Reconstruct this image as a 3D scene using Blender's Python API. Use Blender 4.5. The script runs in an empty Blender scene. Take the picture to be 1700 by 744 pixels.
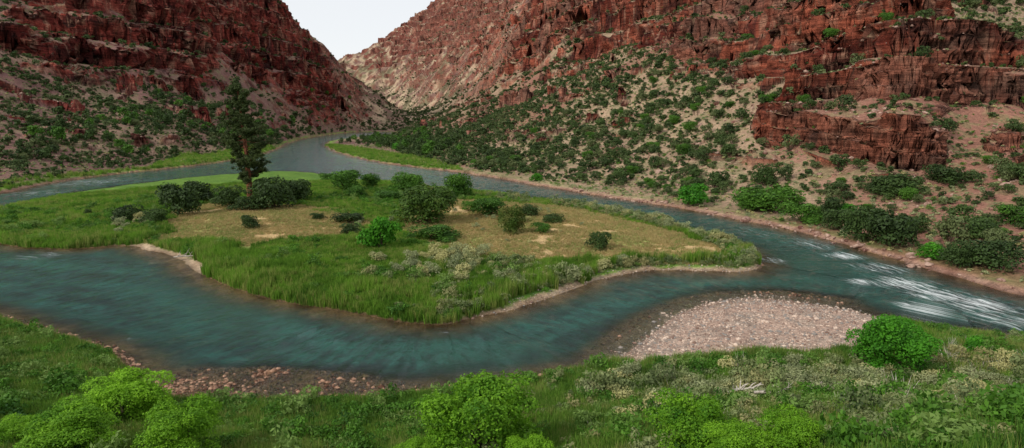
import bpy, math, time
import numpy as np
rng=np.random.default_rng(11)
# ------------------------------------------------------------------ survey helpers
FL=1013.0; H=25.0; PT=math.radians(9.9); CP=math.cos(PT); SP=math.sin(PT)
def ray(px,py):
    dx=(px-850)/FL; dy=(372-py)/FL
    return np.array([dx,CP+SP*dy,-SP+CP*dy])
def G(px,py,z=0.0):
    D=ray(px,py); t=(z-H)/D[2]; return (D[0]*t,D[1]*t)
def SDp(px,py,Y):
    D=ray(px,py); t=Y/D[1]; return (D[0]*t,Y,H+D[2]*t)
def c8(r,g,b):
    f=lambda c:(c/255/12.92) if c/255<=0.04045 else ((c/255+0.055)/1.055)**2.4
    return np.array([f(r),f(g),f(b)])
def sm(a,b,x):
    t=np.clip((x-a)/(b-a),0,1); return t*t*(3-2*t)
# ------------------------------------------------------------------ noise
def _h(ix,iy,iz,s):
    h=(ix*np.uint32(374761393)+iy*np.uint32(668265263)+iz*np.uint32(2246822519)+np.uint32((s*3266489917)&0xffffffff))
    h=(h^(h>>np.uint32(13)))*np.uint32(1274126177)
    h=h^(h>>np.uint32(16))
    return h.astype(np.float32)*np.float32(1/4294967295.0)
def vn(x,y,z=None,s=0):
    x=np.asarray(x,dtype=np.float64); y=np.asarray(y,dtype=np.float64)
    fx=np.floor(x); fy=np.floor(y); tx=x-fx; ty=y-fy
    ix=fx.astype(np.int64).astype(np.uint32); iy=fy.astype(np.int64).astype(np.uint32)
    tx=tx*tx*(3-2*tx); ty=ty*ty*(3-2*ty); o=np.uint32(1)
    def layer(iz):
        a=_h(ix,iy,iz,s); b=_h(ix+o,iy,iz,s); c=_h(ix,iy+o,iz,s); d=_h(ix+o,iy+o,iz,s)
        return (a*(1-tx)+b*tx)*(1-ty)+(c*(1-tx)+d*tx)*ty
    if z is None:
        return layer(np.zeros_like(ix))*2-1
    z=np.asarray(z,dtype=np.float64); fz=np.floor(z); tz=z-fz; tz=tz*tz*(3-2*tz)
    iz=fz.astype(np.int64).astype(np.uint32)
    return (layer(iz)*(1-tz)+layer(iz+o)*tz)*2-1
def fbm(x,y,z=None,o=4,s=0,g=0.5):
    a=1.0;t=0;n=0
    for i in range(o):
        f=2.03**i
        t=t+a*vn(x*f+i*17.3,y*f+i*9.1,None if z is None else z*f,s+i); n+=a; a*=g
    return t/n
# ------------------------------------------------------------------ outlines
def smooth_line(p,k=2,closed=False):
    p=np.array(p,float)
    for _ in range(k):
        a=p; b=np.roll(p,-1,0)
        if closed:
            q=np.empty((len(p)*2,2)); q[0::2]=.75*a+.25*b; q[1::2]=.25*a+.75*b
        else:
            a=p[:-1]; b=p[1:]; q=np.empty((len(a)*2,2)); q[0::2]=.75*a+.25*b; q[1::2]=.25*a+.75*b
            q=np.vstack([p[:1],q,p[-1:]])
        p=q
    return p
isl=[(-500,372),(-200,366),(0,350),(100,326),(200,309),(300,298),(380,290),(470,284),(530,289),(600,300),(700,310),(800,320),(870,327),(950,341),(1050,358),(1130,378),(1200,400),(1240,415),(1260,432),(1272,447),
(1240,452),(1150,450),(1080,449),(1030,456),(980,469),(930,488),(880,506),(830,519),(785,526),(745,541),(680,538),(620,527),(540,513),(460,498),(400,483),(350,463),(310,441),(280,425),(240,411),(200,407),(150,412),(80,414),(0,403),(-200,392),(-500,392)]
ISL=smooth_line([G(*p) for p in isl],2,True)
near=[(-700,480),(-300,486),(-100,502),(0,527),(60,545),(120,563),(180,583),(212,603),(235,630),(265,656),(330,668),(450,668),(560,663),(640,662),(720,653),(800,641),(870,632),(930,620),(1000,603),(1040,588),(1062,568),(1090,545),(1130,520),(1180,501),(1240,494),(1320,500),(1400,512),(1440,522),(1500,536),(1560,547),(1640,556),(1700,562),(1900,590),(2300,640)]
NEAR=np.vstack([smooth_line([G(*p) for p in near],1),[(300,-300),(-400,-300)]])
hill=[(-700,490),(-300,500),(-100,515),(0,540),(120,580),(200,620),(250,670),(330,690),(450,690),(640,682),(800,664),(950,640),(1050,612),(1150,604),(1250,602),(1350,606),(1450,616),(1550,600),(1650,594),(1900,622),(2300,680)]
HILL=np.vstack([smooth_line([G(*p,0.6) for p in hill],1),[(280,-280),(-380,-280)]])
rb=[(2300,640),(1900,538),(1700,492),(1640,478),(1560,452),(1490,431),(1400,404),(1330,386),(1250,369),(1160,351),(1080,338),(1000,326),(920,312),(850,300),(800,292),(760,285),(700,279),(640,272),(590,262),(556,252),(538,241),(548,234),(600,227),(660,223)]
lb=[(660,219),(600,219),(560,222),(510,229),(476,238),(458,248),(424,259),(380,267),(300,278),(220,286),(140,295),(60,308),(0,322),(-200,345),(-600,364)]
FAR=np.vstack([smooth_line([G(*p) for p in rb],1),smooth_line([G(*p) for p in lb],1),[(-3000,100),(-9000,4000),(-9000,12000),(12000,12000),(12000,-200),(400,-60)]])
gbar=[(1010,608),(1050,555),(1100,515),(1165,490),(1300,485),(1410,502),(1510,538),(1530,566),(1460,596),(1350,602),(1240,600),(1150,604)]
GB=np.array([G(*p,.2) for p in gbar])
D1=np.array([G(*p,1.8) for p in [(275,390),(290,356),(350,338),(440,340),(530,352),(600,372),(570,392),(470,396),(390,398),(330,398)]])
D2=np.array([G(*p,1.4) for p in [(690,358),(760,332),(850,334),(950,344),(1040,362),(1130,384),(1190,408),(1190,424),(1080,424),(1010,426),(920,434),(800,426),(730,408),(670,388)]])
D3=np.array([G(*p,1.0) for p in [(1430,600),(1500,575),(1580,568),(1720,590),(1900,640),(1850,720),(1600,700),(1530,660),(1450,640)]])
SH=np.array([G(*p,0) for p in [(225,645),(270,625),(340,610),(430,604),(530,610),(620,626),(700,644),(690,662),(560,668),(330,672),(250,665)]])
SH2=np.array([G(*p,0) for p in [(955,618),(990,578),(1035,540),(1100,505),(1180,483),(1300,478),(1420,492),(1400,520),(1080,590)]])
SD1=np.array([G(*p,.5) for p in [(190,403),(240,404),(300,420),(345,441),(330,456),(275,432),(200,416)]])
GRB=np.array([G(*p,1) for p in [(534,240),(560,240),(620,249),(690,262),(770,281),(700,279),(640,273),(560,256)]])
GRL=np.array([G(*p,1) for p in [(240,286),(262,272),(300,262),(380,253),(450,243),(455,250),(380,268),(300,280)]])
def sdf(x,y,poly):
    a=poly; b=np.roll(poly,-1,0)
    best=np.full(x.shape,1e18); ins=np.zeros(x.shape,bool)
    for (ax,ay),(bx,by) in zip(a,b):
        ex=bx-ax; ey=by-ay; L=ex*ex+ey*ey+1e-12
        wx=x-ax; wy=y-ay
        t=np.clip((wx*ex+wy*ey)/L,0,1)
        dx=wx-t*ex; dy=wy-t*ey
        np.minimum(best,dx*dx+dy*dy,out=best)
        if ay!=by:
            c=((ay>y)!=(by>y)) & (x<(ex*(y-ay)/(by-ay)+ax))
            ins^=c
    d=np.sqrt(best)
    return np.where(ins,d,-d)
# ------------------------------------------------------------------ relief control points (bearing, elevation, distance, rockiness)
C={
1850:[(440,88,0),(350,115,0),(260,150,0),(195,185,0),(100,230,.1),(0,280,.1),(-150,350,.2),(-250,700,.2),(0,4500,0)],
1690:[(440,95,0),(380,113,0),(320,137,0),(260,162,0),(195,190,.0),(150,206,.9),(115,214,1.2),(90,232,.1),(50,255,0),(0,290,0),(-150,370,0),(-250,700,0)],
1600:[(400,108,0),(340,135,0),(285,160,0),(230,180,0),(175,197,.3),(155,202,1.4),(90,212,1.4),(40,234,.8),(0,262,.2),(-100,330,.2)],
1500:[(385,125,0),(330,148,0),(298,161,.4),(280,165,1.5),(190,174,1.6),(172,190,.3),(145,200,1.3),(60,222,1.4),(0,252,1.2),(-80,300,.8),(-200,380,.5),(-250,700,.2)],
1400:[(370,140,0),(320,160,0),(275,178,.2),(258,184,1.4),(178,195,1.6),(162,212,.3),(120,230,1.3),(50,258,1.3),(0,290,1.2),(-100,355,.8)],
1300:[(350,158,0),(300,182,0),(245,206,.1),(228,213,1.2),(178,223,1.4),(155,244,.2),(95,276,1.2),(30,316,1.2),(-50,390,1),(-150,600,.5),(0,4500,0)],
1200:[(330,175,0),(280,205,0),(230,235,0),(180,268,0),(130,305,.4),(80,350,.9),(30,400,1),(-40,470,1)],
1100:[(310,200,0),(260,238,0),(210,280,0),(160,330,0),(120,375,0),(90,425,.3),(60,470,.8),(0,550,.9),(-60,640,.8),(-100,900,.5)],
1000:[(300,225,0),(250,275,0),(200,335,0),(150,405,0),(110,490,.1),(85,580,.7),(40,670,.9),(0,750,.8),(-60,860,.8),(-80,1400,.5)],
900:[(290,250,0),(240,330,0),(200,410,0),(160,520,0),(130,680,.1),(105,850,.5),(70,920,.7),(20,1040,.8),(-20,1140,.8),(-40,1700,.4),(20,4500,0)],
800:[(265,320,0),(235,400,0),(205,520,0),(185,700,0),(160,1100,.1),(130,1400,.2),(90,1750,.5),(40,2050,.6),(-20,2400,.7),(20,3500,.5)],
740:[(150,1800,.1),(100,2100,.4),(50,2500,.6),(-2,2750,.7),(70,3700,.2)],
700:[(235,560,0),(215,720,0),(200,1100,0),(192,1500,0),(185,1850,0),(150,2100,.1),(100,2400,.5),(50,2700,.6),(24,2900,.7),(90,3900,0)],
650:[(190,2100,0),(150,2400,.1),(100,2700,.5),(60,2950,.6),(120,3900,0)],
600:[(130,2700,.3),(82,3050,.5),(140,3900,0)],
555:[(105,3200,.3),(150,4000,0)],
690:[(194,1700,0)],
652:[(174,1550,0),(190,1950,0)],
601:[(213,1130,0),(190,1230,.1),(165,1320,.2),(142,1400,.1),(175,1850,0)],
550:[(205,960,.0),(180,1040,.4),(140,1150,.6),(98,1300,.2),(145,1800,0),(150,2500,0)],
500:[(215,800,0),(190,880,.2),(150,960,.7),(110,1040,1),(64,1200,.8),(120,1700,0),(140,2600,0),(150,3500,0)],
475:[(32,1180,.8)],
450:[(230,530,0),(208,620,0),(180,750,0),(150,850,.2),(125,910,.8),(70,1000,1),(30,1080,1),(-3,1150,1),(60,1700,.3)],
400:[(240,470,0),(220,540,0),(185,640,0),(150,740,0),(125,800,.5),(60,890,1),(0,960,1),(-60,1050,1),(-30,1600,.5),(90,4000,0)],
300:[(262,345,0),(240,385,0),(200,460,0),(165,560,.0),(148,605,.5),(80,680,1.1),(55,720,.5),(20,770,1.1),(-20,830,1),(-100,950,1),(-100,1500,.5)],
200:[(262,315,0),(225,360,0),(180,440,0),(150,510,.1),(125,545,.7),(60,600,1),(35,650,.3),(0,690,1),(-100,820,1),(-150,1300,.5)],
100:[(275,270,0),(230,325,0),(190,380,0),(150,440,.0),(115,485,.4),(65,540,.8),(35,590,.2),(-40,660,1),(-150,800,1),(-60,4000,0)],
0:[(285,235,0),(240,285,0),(195,335,0),(150,385,.0),(100,440,.3),(60,480,.4),(0,550,.4),(-80,640,1),(-200,780,1)],
-150:[(300,225,0),(240,270,0),(195,310,0),(100,400,.2),(0,500,.6),(-150,640,1),(-300,850,1),(-100,4000,0)]}
for px in range(-150,1900,250): C.setdefault(px+.5,[]).append((150,8500,0))
cu=[];cv=[];cq=[];cr=[]
def addc(X,Y,Z,rk):
    r=math.hypot(X,Y); cu.append(math.atan2(X,Y)); cv.append(math.log(r)*.45); cq.append(Z/r); cr.append(rk)
for px,l in C.items():
    for py,Y,rk in l: addc(*SDp(px,py,Y),rk)
for p in [(600,255),(650,264),(700,272),(300,266),(250,274),(380,256),(560,246),(330,258),(270,266),(570,236),(620,236),(640,229),(680,250)]:
    X,Y=G(*p,1.0); addc(X,Y,1.0,0)
for p in rb[::2]+lb[::2]:
    X,Y=G(*p,0.0); addc(X,Y,0.6,0)
cu=np.array(cu);cv=np.array(cv);cq=np.array(cq);cr=np.array(cr)
def kern(a,b,c,d): return np.sqrt((a-c)**2+(b-d)**2+0.0003)
n=len(cu); A=np.zeros((n+3,n+3)); A[:n,:n]=kern(cu[:,None],cv[:,None],cu[None],cv[None])-np.eye(n)*0.002
A[:n,n]=1;A[:n,n+1]=cu;A[:n,n+2]=cv;A[n,:n]=1;A[n+1,:n]=cu;A[n+2,:n]=cv
B=np.zeros((n+3,2));B[:n,0]=cq;B[:n,1]=cr
W=np.linalg.solve(A,B)
# ------------------------------------------------------------------ field grid (bearing x log distance)
NU,NV=560,900; U0,U1=-1.12,1.12; V0,V1=math.log(1.2),math.log(9000)
gu=np.linspace(U0,U1,NU); gv=np.linspace(V0,V1,NV)
UU,VV=np.meshgrid(gu,gv); RR=np.exp(VV); GX=(RR*np.sin(UU)).ravel(); GY=(RR*np.cos(UU)).ravel()
polys=[ISL,NEAR,FAR,HILL,GB,D1,D2,D3,SH,SH2,SD1,GRB,GRL]
FLD=np.zeros((len(polys)+2,NV,NU),np.float32)
for i,p in enumerate(polys): FLD[i]=sdf(GX,GY,p).reshape(NV,NU)
uc=np.clip(UU.ravel(),-.82,.82); vv=VV.ravel()*.45
acc=np.zeros((2,uc.size))
for i in range(n):
    k=kern(uc,vv,cu[i],cv[i]); acc[0]+=W[i,0]*k; acc[1]+=W[i,1]*k
for j in range(2):
    acc[j]+=W[n,j]+W[n+1,j]*uc+W[n+2,j]*vv
FLD[-2]=(acc[0]*np.exp(VV.ravel())).reshape(NV,NU); FLD[-1]=acc[1].reshape(NV,NU)
def fields(x,y):
    u=np.arctan2(x,y); v=np.log(np.maximum(np.hypot(x,y),1.21))
    fu=np.clip((u-U0)/(U1-U0)*(NU-1),0,NU-1.001); fv=np.clip((v-V0)/(V1-V0)*(NV-1),0,NV-1.001)
    iu=fu.astype(int); iv=fv.astype(int); a=fu-iu; b=fv-iv
    return (FLD[:,iv,iu]*(1-a)+FLD[:,iv,iu+1]*a)*(1-b)+(FLD[:,iv+1,iu]*(1-a)+FLD[:,iv+1,iu+1]*a)*b
moundc=G(420,362,1.8)
def terrace(h,P,lo,hi):
    k=np.floor(h/P); f=h/P-k
    t=np.clip((f-lo)/(hi-lo),0,1)
    return (k+t*t*(3-2*t))*P
def height(x,y,full=False):
    F=fields(x,y); si,sn,sf,sh,gb,d1,d2,d3,s1,s2,sd,gr,gl,rz,rk=F
    r=np.hypot(x,y)
    wob=1.0*fbm(x/7,y/7,o=4,s=3)*np.clip(r/120,.4,4)
    si=si+wob*1.3; sn=sn+wob*.8; sf=sf+wob
    land=np.maximum(np.maximum(si,sn),sf)
    # island
    p=np.maximum(si,0)
    zi=.4*sm(0,1.6,p)+1.2*(1-np.exp(-p/14))+.3*fbm(x/9,y/9,o=3,s=5)*sm(0,8,p)
    zi=zi+1.5*np.exp(-((x-moundc[0])**2+(y-moundc[1])**2)/22**2)*sm(0,10,p)
    # near
    p=np.maximum(sn,0); q=np.maximum(sh,0)
    zn=.3*sm(0,4,p)+.02*p+.08*q+.0075*q**2+.45*fbm(x/6,y/6,o=3,s=8)*sm(1,8,q)+.12*fbm(x/1.3,y/1.3,o=2,s=9)*sm(1,8,p)
    zn=np.minimum(zn,22.8)
    # far
    p=np.maximum(sf,0)
    up=sm(3,40,rz)
    rel=6*fbm(x/55,y/55,o=4,s=21)*up*np.clip(r/350,.5,2)+1.4*fbm(x/13,y/13,o=4,s=25)*sm(2,15,rz)
    rg=1-np.abs(fbm(x/210,y/210,o=5,s=31,g=.55))*2
    rel=rel+40*(rg-.6)*sm(1500,2300,r)*sm(10,120,rz)
    rg2=1-np.abs(fbm(x/120,y/120,o=4,s=35))*2.2
    rel=rel+24*(rg2-.6)*sm(550,900,r)*sm(12,90,rz)*sm(2300,1700,r)
    base=rz+rel
    rock=sm(.38,.58,rk+.50*fbm(x/34,y/34,base/30,o=4,s=41))*sm(3,9,rz)
    oc=sm(.28,.42,fbm(x/17,y/17,o=4,s=45))*sm(6,12,rz)*sm(1500,900,r)
    rock=np.maximum(rock,oc*.85)
    sc=np.clip(r/330,.75,2.2)
    b1=1-np.abs(vn(x/(44*sc),y/(44*sc),base/30,s=50)); b2=1-np.abs(vn(x/(18*sc),y/(18*sc),base/8,s=51))
    but=b1+.42*b2+.28*fbm(x/(9*sc),y/(9*sc),base/3.5,o=3,s=52)
    hw=base+sc*6.0*(but-.95)
    ph=9*fbm(x/110,y/110,o=3,s=57)+.03*x
    lo=.36+.26*vn(x/26,y/26,hw/19,s=58); lw=.12+.10*vn(x/20,y/20,s=59)
    P1=15.0*np.where(sc>1.5,1.8,1)
    t1=terrace(hw+ph,P1,lo,lo+lw+.08)-ph
    t1=t1*.85+hw*.15
    ph2=ph*1.3+4*vn(x/33,y/33,s=60)+1.5*vn(x/9,y/9,s=64)
    t2=terrace(t1+ph2,5.0,.3,.50)-ph2
    t3=terrace(t2+ph2*.7,1.7,.25,.55)-ph2*.7
    t2=t1*.15+t2*.50+t3*.35
    am=.6+.4*sm(.38,.58,fbm(x/45,y/45,base/25,o=2,s=63)*.5+.5)
    am=np.maximum(am,sm(.8,1.2,rk))
    zf=base+rock*am*(t2-base)
    zf=np.minimum(np.maximum(zf,.7+.01*p),.5*p+.02*p*p)
    # bed
    dep=np.maximum(-land,0)
    bed=-np.minimum(.15*dep,2.2)
    shal=np.maximum(sm(-4,2,s1),sm(-4,3,s2))
    bed=bed*(1-shal)+shal*np.maximum(bed,-.12-.16*fbm(x/3,y/3,o=3,s=61))
    z=np.where(land<=0,bed,np.where((si>=sn)&(si>=sf),zi,np.where(sn>=sf,zn,zf)))
    if full: return z,land,F,rock,si,sn,sf
    return z
def cast(px,py):
    D=ray(px,py); t=np.exp(np.linspace(math.log(12),math.log(4000),5000))
    X=D[0]*t;Y=D[1]*t;Z=H+D[2]*t; h=np.maximum(height(X,Y),0)
    k=np.argmax(Z<h)
    return X[k],Y[k],h[k],t[k]
# ------------------------------------------------------------------ mesh helper
def mk_mesh(name,V,faces,attrs=None,mats=(),mi=None,smooth=False):
    V=np.asarray(V,np.float32); faces=np.asarray(faces,np.int32); k=faces.shape[1]
    me=bpy.data.meshes.new(name)
    me.vertices.add(len(V)); me.vertices.foreach_set('co',V.ravel())
    me.loops.add(faces.size); me.loops.foreach_set('vertex_index',faces.ravel())
    me.polygons.add(len(faces)); me.polygons.foreach_set('loop_start',np.arange(0,faces.size,k,dtype=np.int32))
    me.polygons.foreach_set('loop_total',np.full(len(faces),k,np.int32))
    for m in mats: me.materials.append(m)
    if mi is not None: me.polygons.foreach_set('material_index',np.asarray(mi,np.int32))
    me.polygons.foreach_set('use_smooth',np.full(len(faces),smooth,bool))
    for an,(tp,data) in (attrs or {}).items():
        at=me.attributes.new(an,tp,'POINT')
        key={'FLOAT':'value','INT':'value','FLOAT_VECTOR':'vector','FLOAT_COLOR':'color'}[tp]
        at.data.foreach_set(key,np.ascontiguousarray(data).ravel())
    me.update(); me.validate()
    return me
def add(name,me,**kw):
    o=bpy.data.objects.new(name,me); bpy.context.scene.collection.objects.link(o)
    for k,v in kw.items(): o[k]=v
    return o
# ------------------------------------------------------------------ materials
def nmat(name):
    m=bpy.data.materials.new(name); m.use_nodes=True; nt=m.node_tree; nt.nodes.clear()
    out=nt.nodes.new('ShaderNodeOutputMaterial'); return m,nt,out
def N(nt,t,**kw):
    x=nt.nodes.new(t)
    for k,v in kw.items(): setattr(x,k,v)
    return x
def mixrgb(nt,fac,a,b,mode='MIX'):
    m=N(nt,'ShaderNodeMix',data_type='RGBA',blend_type=mode)
    for s,v in ((m.inputs[0],fac),(m.inputs[6],a),(m.inputs[7],b)):
        if isinstance(v,bpy.types.NodeSocket): nt.links.new(v,s)
        else: s.default_value=v if not isinstance(v,(tuple,list,np.ndarray)) else (*[float(q) for q in v[:3]],1)
    return m.outputs[2]
def mth(nt,op,a,b=None,c=None,clamp=False):
    m=N(nt,'ShaderNodeMath',operation=op,use_clamp=clamp)
    for s,v in zip(m.inputs,(a,b,c)):
        if v is None: continue
        if isinstance(v,bpy.types.NodeSocket): nt.links.new(v,s)
        else: s.default_value=v
    return m.outputs[0]
def noise(nt,vec,scale,detail=4,rough=.6):
    x=N(nt,'ShaderNodeTexNoise'); x.inputs['Scale'].default_value=scale; x.inputs['Detail'].default_value=detail; x.inputs['Roughness'].default_value=rough
    nt.links.new(vec,x.inputs['Vector']); return x.outputs['Fac']
def ramp01(nt,v,a,b):
    m=N(nt,'ShaderNodeMapRange',interpolation_type='SMOOTHSTEP'); nt.links.new(v,m.inputs[0]); m.inputs[1].default_value=a; m.inputs[2].default_value=b
    return m.outputs[0]
def scalev(nt,vec,s):
    m=N(nt,'ShaderNodeVectorMath',operation='MULTIPLY'); nt.links.new(vec,m.inputs[0]); m.inputs[1].default_value=s; return m.outputs[0]
def leaf_mat(name,dark,light,trans=.25,patch=.12,alt=None,pc=.9):
    m,nt,out=nmat(name); at=N(nt,'ShaderNodeAttribute',attribute_name='tint'); oi=N(nt,'ShaderNodeObjectInfo'); ge=N(nt,'ShaderNodeNewGeometry')
    nz=noise(nt,ge.outputs['Position'],patch,3)
    f=mth(nt,'ADD',mth(nt,'MULTIPLY',at.outputs['Fac'],.55),mth(nt,'MULTIPLY',oi.outputs['Random'],.3))
    f=mth(nt,'ADD',f,mth(nt,'MULTIPLY',mth(nt,'SUBTRACT',nz,.42),pc),clamp=True)
    col=mixrgb(nt,f,dark,light)
    if alt is not None:
        n2=noise(nt,ge.outputs['Position'],patch*.6,4)
        rr_=mth(nt,'FRACT',mth(nt,'MULTIPLY',oi.outputs['Random'],7.31))
        col=mixrgb(nt,mth(nt,'MULTIPLY',ramp01(nt,mth(nt,'ADD',n2,mth(nt,'MULTIPLY',mth(nt,'SUBTRACT',rr_,.5),.5)),.5,.72),.8),col,alt)
    p=N(nt,'ShaderNodeBsdfPrincipled'); p.inputs['Roughness'].default_value=.65; p.inputs['Specular IOR Level'].default_value=.25
    nt.links.new(col,p.inputs['Base Color'])
    tr=N(nt,'ShaderNodeBsdfTranslucent'); nt.links.new(col,tr.inputs['Color'])
    mx=N(nt,'ShaderNodeMixShader'); mx.inputs[0].default_value=trans
    nt.links.new(p.outputs[0],mx.inputs[1]); nt.links.new(tr.outputs[0],mx.inputs[2]); nt.links.new(mx.outputs[0],out.inputs[0])
    return m
def simple_mat(name,a,b,scale=2,rough=.9,bump=.4,var=.9,alt=None):
    m,nt,out=nmat(name); tc=N(nt,'ShaderNodeNewGeometry'); oi=N(nt,'ShaderNodeObjectInfo')
    nz=noise(nt,tc.outputs['Position'],scale,6,.65)
    f=mth(nt,'ADD',ramp01(nt,nz,.3,.7),mth(nt,'MULTIPLY',mth(nt,'SUBTRACT',oi.outputs['Random'],.5),var),clamp=True)
    p=N(nt,'ShaderNodeBsdfPrincipled'); p.inputs['Roughness'].default_value=rough; p.inputs['Specular IOR Level'].default_value=.2
    col=mixrgb(nt,f,a,b)
    if alt is not None: col=mixrgb(nt,ramp01(nt,mth(nt,'FRACT',mth(nt,'MULTIPLY',oi.outputs['Random'],9.7)),.6,.75),col,alt)
    nt.links.new(col,p.inputs['Base Color'])
    bm=N(nt,'ShaderNodeBump'); bm.inputs['Strength'].default_value=bump; bm.inputs['Distance'].default_value=.2; nt.links.new(nz,bm.inputs['Height']); nt.links.new(bm.outputs[0],p.inputs['Normal'])
    nt.links.new(p.outputs[0],out.inputs[0]); return m
M_jun=leaf_mat('juniper_foliage',c8(30,46,24),c8(80,104,48),.15,.12,c8(100,110,68))
M_dark=leaf_mat('dark_shrub_foliage',c8(26,42,20),c8(72,98,42),.15,.3)
M_leaf=leaf_mat('leafy_foliage',c8(52,106,18),c8(148,200,46),.35,.5)
M_leafs=leaf_mat('fresh_green_foliage',c8(36,92,18),c8(92,164,38),.35,.5)
M_leafd=leaf_mat('deep_green_foliage',c8(32,66,20),c8(92,138,42),.25,.5)
M_rus=leaf_mat('olive_foliage',c8(34,62,20),c8(90,120,42),.25,.5,c8(108,106,52))
M_sage=leaf_mat('sage_foliage',c8(92,106,72),c8(172,178,128),.2,.3,c8(186,180,120))
M_under=leaf_mat('undergrowth_foliage',c8(34,74,22),c8(100,150,46),.3,.2,c8(124,150,78),1.4)
M_weed=leaf_mat('grey_weed_foliage',c8(72,92,52),c8(152,164,108),.3,.2,c8(160,154,104),1.4)
M_grass=leaf_mat('meadow_grass',c8(44,86,22),c8(122,164,54),.4,.16,c8(150,156,84),1.8)
M_grassb=leaf_mat('bank_grass',c8(46,90,26),c8(122,162,58),.35,.15,c8(150,152,88),1.5)
M_dry=leaf_mat('dry_grass',c8(140,124,80),c8(196,176,122),.3,.2,c8(118,138,68))
M_need=leaf_mat('pine_needles',c8(26,40,20),c8(76,92,42),.12,.3)
M_bark=simple_mat('pine_bark',c8(86,52,38),c8(150,98,70),3)
M_twig=simple_mat('twig_bark',c8(64,56,44),c8(100,88,70),3)
M_bould=simple_mat('boulder_stone',c8(104,70,60),c8(176,148,132),1.5)
M_peb=simple_mat('pebble_stone',c8(120,96,84),c8(212,190,172),3,var=1.4,alt=c8(136,130,124))
M_pebw=simple_mat('river_bed_stone',c8(92,64,50),c8(176,140,116),3,var=1.3)
M_wood=simple_mat('bleached_wood',c8(150,140,128),c8(200,192,180),4)
# terrain material
mt,nt,out=nmat('terrain_ground')
at=N(nt,'ShaderNodeAttribute',attribute_name='Col'); rk=N(nt,'ShaderNodeAttribute',attribute_name='rock'); ge=N(nt,'ShaderNodeNewGeometry'); P=ge.outputs['Position']
n1=noise(nt,P,.9,6,.7); n2=noise(nt,P,4.5,4,.7)
strat=noise(nt,scalev(nt,P,(.05,.05,.7)),1.0,8,.72)
joint=noise(nt,scalev(nt,P,(.30,.30,.34)),1.0,8,.72)
fs=mth(nt,'MULTIPLY',mth(nt,'ADD',ramp01(nt,n1,.25,.75),ramp01(nt,n2,.25,.75)),.9)
fs=mth(nt,'ADD',fs,.25)
soil=mixrgb(nt,1.0,at.outputs['Color'],fs,'MULTIPLY')
rockf=mth(nt,'ADD',mth(nt,'MULTIPLY',ramp01(nt,strat,.36,.64),.6),mth(nt,'MULTIPLY',ramp01(nt,joint,.34,.66),.4))
rv=mth(nt,'ADD',mth(nt,'MULTIPLY',rockf,1.75),.15)
rockc=mixrgb(nt,1.0,at.outputs['Color'],rv,'MULTIPLY')
col=mixrgb(nt,rk.outputs['Fac'],soil,rockc)
pb=N(nt,'ShaderNodeBsdfPrincipled'); pb.inputs['Roughness'].default_value=.92; pb.inputs['Specular IOR Level'].default_value=.15
nt.links.new(col,pb.inputs['Base Color'])
hs=mth(nt,'ADD',mth(nt,'MULTIPLY',n1,.35),mth(nt,'MULTIPLY',n2,.10))
hr=mth(nt,'ADD',mth(nt,'MULTIPLY',strat,4.6),mth(nt,'MULTIPLY',joint,3.0))
hh=N(nt,'ShaderNodeMix'); nt.links.new(rk.outputs['Fac'],hh.inputs[0]); nt.links.new(hs,hh.inputs[2]); nt.links.new(hr,hh.inputs[3])
bm=N(nt,'ShaderNodeBump'); bm.inputs['Strength'].default_value=1; bm.inputs['Distance'].default_value=1.0
nt.links.new(hh.outputs[0],bm.inputs['Height']); nt.links.new(bm.outputs[0],pb.inputs['Normal']); nt.links.new(pb.outputs[0],out.inputs[0])
# ------------------------------------------------------------------ terrain mesh
NC,NR=1200,1100
uf=np.concatenate([np.linspace(-1.08,-.76,60)[:-1],np.linspace(-.76,.76,NC-118),np.linspace(.76,1.08,60)[1:]])
ucs=np.linspace(-1.08,1.08,380); lr=np.linspace(math.log(2.0),math.log(8000),1900)
cols=[]
for u in ucs:
    r=np.exp(lr); h=height(r*math.sin(u),r*math.cos(u)); ph=np.arctan2(h-H,r)
    mx_=np.maximum.accumulate(ph); vis=(ph[1:]>=mx_[1:]-.012)
    w=np.sqrt((np.diff(ph)*np.where(vis,1.5,.12))**2+(0.10*np.diff(lr))**2)
    w*=np.where(r[1:]<18,.15,1.0)*np.where(r[1:]>3500,.4,1)
    c=np.concatenate([[0],np.cumsum(w)]); cols.append(np.interp(np.linspace(0,c[-1],NR),c,lr))
cols=np.array(cols); k=np.array([1,2,3,2,1.])/9
pad=np.vstack([cols[:1]]*2+[cols]+[cols[-1:]]*2); cols=sum(k[i]*pad[i:i+len(ucs)] for i in range(5))
LR=np.array([np.interp(uf,ucs,cols[:,j]) for j in range(NR)])
R=np.exp(LR); UF=np.broadcast_to(uf,R.shape)
X=R*np.sin(UF); Y=R*np.cos(UF)
Z,land,F,rock,si,sn,sf=height(X.ravel(),Y.ravel(),True)
sh=X.shape; Z=Z.reshape(sh); rock=rock.reshape(sh); land=land.reshape(sh); si=si.reshape(sh);sn=sn.reshape(sh);sf=sf.reshape(sh); F=F.reshape(F.shape[0],*sh)
def normals(X,Y,Z):
    P=np.stack([X,Y,Z],-1); du=np.gradient(P,axis=1); dv=np.gradient(P,axis=0)
    n=np.cross(du,dv); n/=np.linalg.norm(n,axis=-1,keepdims=True)+1e-9
    n*=np.sign(n[...,2:3]+1e-9); return n
nn=normals(X,Y,Z); steep=sm(.12,.35,1-nn[...,2])
sc=np.clip(R/330,.75,2.5)
def cellr(x,y,z,s):
    f=lambda a:np.floor(a).astype(np.int64).astype(np.uint32)
    return _h(f(x),f(y),f(z),s)
wx=X/sc+2*vn(X/5,Y/5,Z/5,s=70); wy=Y/sc+2*vn(X/5,Y/5,Z/5,s=71); wz=Z/sc+1.6*vn(X/12,Y/12,Z/7,s=72)
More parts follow.
